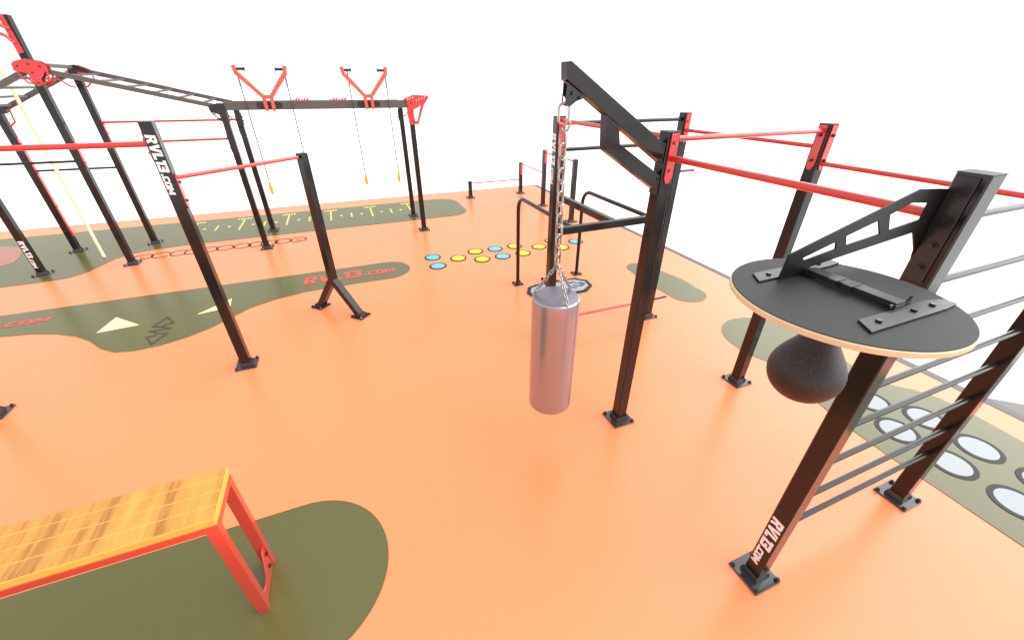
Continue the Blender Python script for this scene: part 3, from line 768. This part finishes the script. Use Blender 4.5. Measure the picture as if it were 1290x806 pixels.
for cx_, cz_ in ((-0.652, 2.655), (-0.602, 2.672), (-0.552, 2.69), (-0.485, 2.635), (-0.43, 2.655), (-0.375, 2.673), (-0.32, 2.69)):
    lh.append([(cx_ + 0.019 * math.cos(a), cz_ + 0.019 * math.sin(a)) for a in hx])
gusset(pL, Y1 - 0.058, [lb] + lh, 'red', [(-0.61, 2.60), (-0.61, 2.45), (-0.61, 2.27)])
gusset(pL, Y1 + 0.058, [lb] + lh, 'red')
loop(pM, [(X4 + 0.02, Y2 - 0.06, 2.30), (X4 + 0.06, Y2 - 0.06, 2.29), (X4 + 0.16, Y2 - 0.06, 2.42), (X4 + 0.16, Y2 - 0.06, 2.48), (X4 + 0.03, Y2 - 0.06, 2.52)], 'red', 0.014)
jb = [(-4.050, 2.580), (-3.948, 2.625), (-3.805, 2.632), (-3.808, 2.33), (-3.925, 2.35), (-4.00, 2.42), (-4.046, 2.52)]
jh = [[(-4.015, 2.495), (-3.925, 2.455), (-3.915, 2.375), (-3.985, 2.42)]]
gusset(pJ, Y1 - 0.058, [jb] + jh, 'black', [(-3.86, 2.57), (-3.97, 2.55), (-3.86, 2.40)])
gusset(pJ, Y1 + 0.058, [jb] + jh, 'black')
loop(pK, [(X3 - 0.05, Y2 - 0.06, 2.30), (X3 - 0.10, Y2 - 0.06, 2.31), (X3 - 0.18, Y2 - 0.06, 2.42), (X3 - 0.18, Y2 - 0.06, 2.48), (X3 - 0.05, Y2 - 0.06, 2.54)], 'red', 0.013)
# bolted red plates lower on the posts
red_bracket(pG, X1, Y2, 2.10, 0.30, '+x', bz=(2.0, 1.5, 0.9, 0.4))
red_bracket(pH, X2, Y1, 2.12, 1.72, '+x'); red_bracket(pI, X2, Y2, 2.36, 2.05, '+x')
red_bracket(pJ, X3, Y1, 2.16, 1.84, '-x', m='black', bolts='bolt'); red_bracket(pK, X3, Y2, 2.36, 2.02, '-x', m='red', bolts='bolt')
red_bracket(pK, X3, Y2, 2.42, 2.2, '+x', m='black', bolts='bolt'); red_bracket(pM, X4 - 0.03, Y2, 2.42, 2.2, '-x', m='black', bolts='bolt')
# tall extension above the second post: red plate and looped grips
ep = link('extension_plate', curve_mesh([[(X2 - 0.05, 3.745), (X2 + 0.005, 3.745), (X2 + 0.03, 3.31), (X2 - 0.045, 3.285)]], 0.008, planeXZ(Y1 - 0.055)), 'red', pH)
bm = bmesh.new()
tube(bm, [(X2 - 0.02, Y1 - 0.06, 3.42), (X2 - 0.06, Y1 - 0.10, 3.50), (X2 - 0.18, Y1 - 0.10, 3.56), (X2 - 0.5, Y1 - 0.06, 3.70)], 0.021, 12)
link('grip_tube', bm, 'red', pH, smooth=True)
bm = bmesh.new()
tube(bm, [(X2 - 0.01, Y1 - 0.06, 3.58), (X2 - 0.06, Y1 - 0.10, 3.63), (X2 - 0.18, Y1 - 0.10, 3.69), (X2 - 0.5, Y1 - 0.06, 3.83)], 0.021, 12)
link('grip_tube', bm, 'red', pH, smooth=True)
bm = bmesh.new(); bar(bm, (X2, Y1 + 0.05, 3.70), (X1 + 0.64, 7.42, 3.79), 0.045, 0.05); link('rope_arm', bm, 'red', pH)
# rows of small red climbing studs on the beam
for x0, x1 in ((-2.735, -2.455), (-2.10, -1.80)):
    bm = bmesh.new(); n = 6
    box(bm, ((x0 + x1) / 2, Y1, 2.656), (x1 - x0, 0.07, 0.008))
    for k in range(n):
        x = x0 + (x1 - x0) * (k + 0.5) / n
        tube(bm, [(x, Y1 - 0.02 + 0.03 * (k % 2), 2.655), (x + 0.012, Y1 - 0.02 + 0.03 * (k % 2), 2.675 + 0.022 * (k % 3 != 0))], [0.022, 0.013], 8)
    link('stud_strip', bm, 'red', bf)
# V shaped pulley arms on the beam
def varm(xc, cl):
    y = Y1 - 0.085
    v = bmesh.new()
    for s in (-1, 1):
        pts = [(xc + s * 0.055, y - 0.01, 2.50), (xc + s * 0.06, y - 0.01, 2.72)]
        bar(v, pts[0], (xc + s * 0.062, y - 0.01, 2.715), 0.055, 0.045)
        bar(v, (xc + s * 0.04, y, 2.695), (xc + s * 0.372, y, 3.08), 0.075, 0.062)
        bar(v, (xc + s * 0.366, y, 3.05), (xc + s * 0.388, y, 3.185), 0.06, 0.058)
    bar(v, (xc - 0.085, y, 2.72), (xc + 0.085, y, 2.72), 0.05, 0.06)
    a = link('pulley_arm', v, 'coral', bf)
    for s in (-1, 1):
        b = bmesh.new(); tube(b, [(xc + s * 0.365, y, 3.135), (xc + s * 0.235, y, 3.135)], 0.020, 12)
        tube(b, [(xc + s * 0.245, y, 3.135), (xc + s * 0.228, y, 3.135)], 0.027, 12)
        link('grip', b, 'black', a)
    e = arc(0, 0, 0.05, 90, 270, 10); e2 = arc(0, 0, 0.05, -90, 90, 10)
    poly = [(xc - 0.16 + a_, 2.588 + b_) for a_, b_ in e] + [(xc + 0.15 + a_, 2.588 + b_) for a_, b_ in e2]
    link('clamp_plate', curve_mesh([poly], 0.010, planeXZ(Y1 - 0.053)), 'black', bf)
varm(-3.105, 0); varm(-1.405, 1)

# ------------------------------------------------------------------ rope and cord handles
rp = thing('climbing_rope', 'pale yellow rope hanging straight down to the green floor', 'rope', (-6.765, 7.42, 0.02))
bm = bmesh.new(); tube(bm, [(-6.765, 7.42, 0.01), (-6.765, 7.42, 1.5), (-6.762, 7.42, 3.0), (-6.76, 7.42, 3.77)], 0.026, 14); link('rope_strand', bm, 'rope', rp, smooth=True)
bm = bmesh.new(); tube(bm, [(-6.765, 7.42, 0.008), (-6.765, 7.42, 0.07)], 0.030, 14); link('rope_end', bm, 'rope', rp, smooth=True)
cords = [(-3.465, 1.32, 1.07, 'amber handle on the leftmost cord, hanging lowest'), (-2.745, 1.32, 1.07, 'amber handle on the cord that drops behind the forked post'),
         (-1.705, 1.35, 1.11, 'amber handle on the left cord of the right pulley arm'), (-1.04, 1.36, 1.13, 'amber handle on the rightmost cord')]
for x, zt, zb, lab in cords:
    c = thing('cord_handle', lab, 'cord handle', (x, Y1 - 0.085, zb), 'amber cord handles hanging from the pulley arms')
    y = Y1 - 0.085
    bm = bmesh.new(); tube(bm, [(x, y, 3.12), (x, y, zt - 0.02)], 0.0085, 8); link('cord', bm, 'cord', c)
    L_ = zt - zb
    bm = bmesh.new(); tube(bm, [(x, y, zt), (x, y, zt - 0.12 * L_), (x, y, zt - 0.4 * L_), (x, y, zt - 0.75 * L_), (x, y, zb + 0.02), (x, y, zb)], [0.012, 0.020, 0.030, 0.030, 0.020, 0.010], 14)
    link('grip', bm, 'handle', c, smooth=True)

# ------------------------------------------------------------------ bench in the near left corner
be = thing('bench', 'high bench with bamboo plank seat on a red steel frame', 'bench', (-4.3, -0.43, 0))
bxr, y0, y1, zt = -3.073, -0.609, -0.252, 0.958
xl = -5.6
T_ = 0.05
bm = bmesh.new(); box(bm, ((xl + bxr) / 2, (y0 + y1) / 2, zt - T_ / 2), (bxr - xl, y1 - y0, T_), bevel=0.006)
s = link('seat', bm, 'wood', be)
s.data.materials.append(M['woodedge'])
for f in s.data.polygons:
    if f.normal.z < 0.55: f.material_index = 1
bm = bmesh.new()
zf = zt - T_ - 0.003
for y in (y0 + 0.028, y1 - 0.028): box(bm, ((xl + bxr) / 2, y, zf - 0.0235), (bxr - xl - 0.004, 0.05, 0.047), bevel=0.003)
for x in (bxr - 0.024, xl + 0.024): box(bm, (x, (y0 + y1) / 2, zf - 0.0235), (0.04, y1 - y0 - 0.11, 0.044), bevel=0.002)
link('seat_frame', bm, 'benchred', be)
for x in (bxr - 0.036, xl + 0.036):
    for y in (y0 + 0.026, y1 - 0.026):
        bm = bmesh.new(); box(bm, (x, y, (zf - 0.048) / 2 + 0.002), (0.066, 0.046, zf - 0.050), bevel=0.003); link('leg', bm, 'benchred', be)
    bm = bmesh.new()
    merge(bm, curve_mesh([[(y0 + 0.052, 0.012), (y1 - 0.052, 0.012), (y1 - 0.052, 0.22), (y1 - 0.085, 0.22), (y1 - 0.16, 0.09), (y0 + 0.14, 0.07), (y0 + 0.06, 0.10), (y0 + 0.052, 0.10)]], 0.012, planeYZ(x + 0.018)))
    br = link('foot_brace', bm, 'benchred', be)
    b = bmesh.new()
    for y, z in ((y1 - 0.098, 0.075), (y1 - 0.068, 0.165)): tube(b, [(x + 0.022, y, z), (x + 0.034, y, z)], 0.013, 12)
    merge_o(br, b, 'bolt')

# ------------------------------------------------------------------ sky, light, camera
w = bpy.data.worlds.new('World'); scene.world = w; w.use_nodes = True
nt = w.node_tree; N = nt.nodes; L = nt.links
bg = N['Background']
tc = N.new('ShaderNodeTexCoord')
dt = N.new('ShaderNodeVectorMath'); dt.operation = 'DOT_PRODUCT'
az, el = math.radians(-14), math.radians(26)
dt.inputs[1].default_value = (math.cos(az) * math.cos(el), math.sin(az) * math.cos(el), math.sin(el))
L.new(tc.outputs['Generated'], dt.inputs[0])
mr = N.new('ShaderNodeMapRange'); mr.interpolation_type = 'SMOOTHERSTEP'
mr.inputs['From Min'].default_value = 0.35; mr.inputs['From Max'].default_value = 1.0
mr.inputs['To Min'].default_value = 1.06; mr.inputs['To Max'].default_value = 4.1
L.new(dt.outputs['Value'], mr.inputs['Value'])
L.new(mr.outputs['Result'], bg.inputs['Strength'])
bg.inputs['Color'].default_value = (1, 1, 1, 1)

sun = bpy.data.lights.new('sun', 'SUN'); sun.energy = 0.5; sun.angle = math.radians(90); sun.color = (1, 0.98, 0.95)
so = bpy.data.objects.new('sun', sun); COL.objects.link(so)
sd = Vector((0.45, 0.25, 1.0)).normalized()
so.rotation_euler = sd.to_track_quat('Z', 'Y').to_euler()

cam = bpy.data.cameras.new('camera'); co = bpy.data.objects.new('camera', cam); COL.objects.link(co)
co.location = (-2.103, -2.354, 2.9)
co.rotation_euler = (math.radians(90 - 30.5128), 0, -0.3821)
cam.sensor_fit = 'HORIZONTAL'; cam.sensor_width = 36; cam.lens = 36 * 501.6 / 1290
cam.clip_start = 0.02; cam.clip_end = 3000
scene.camera = co
vs_ = scene.view_settings
vs_.view_transform = 'Standard'; vs_.look = 'None'; vs_.exposure = 0.0; vs_.gamma = 1.0; vs_.use_curve_mapping = False
scene.cycles.max_bounces = 8
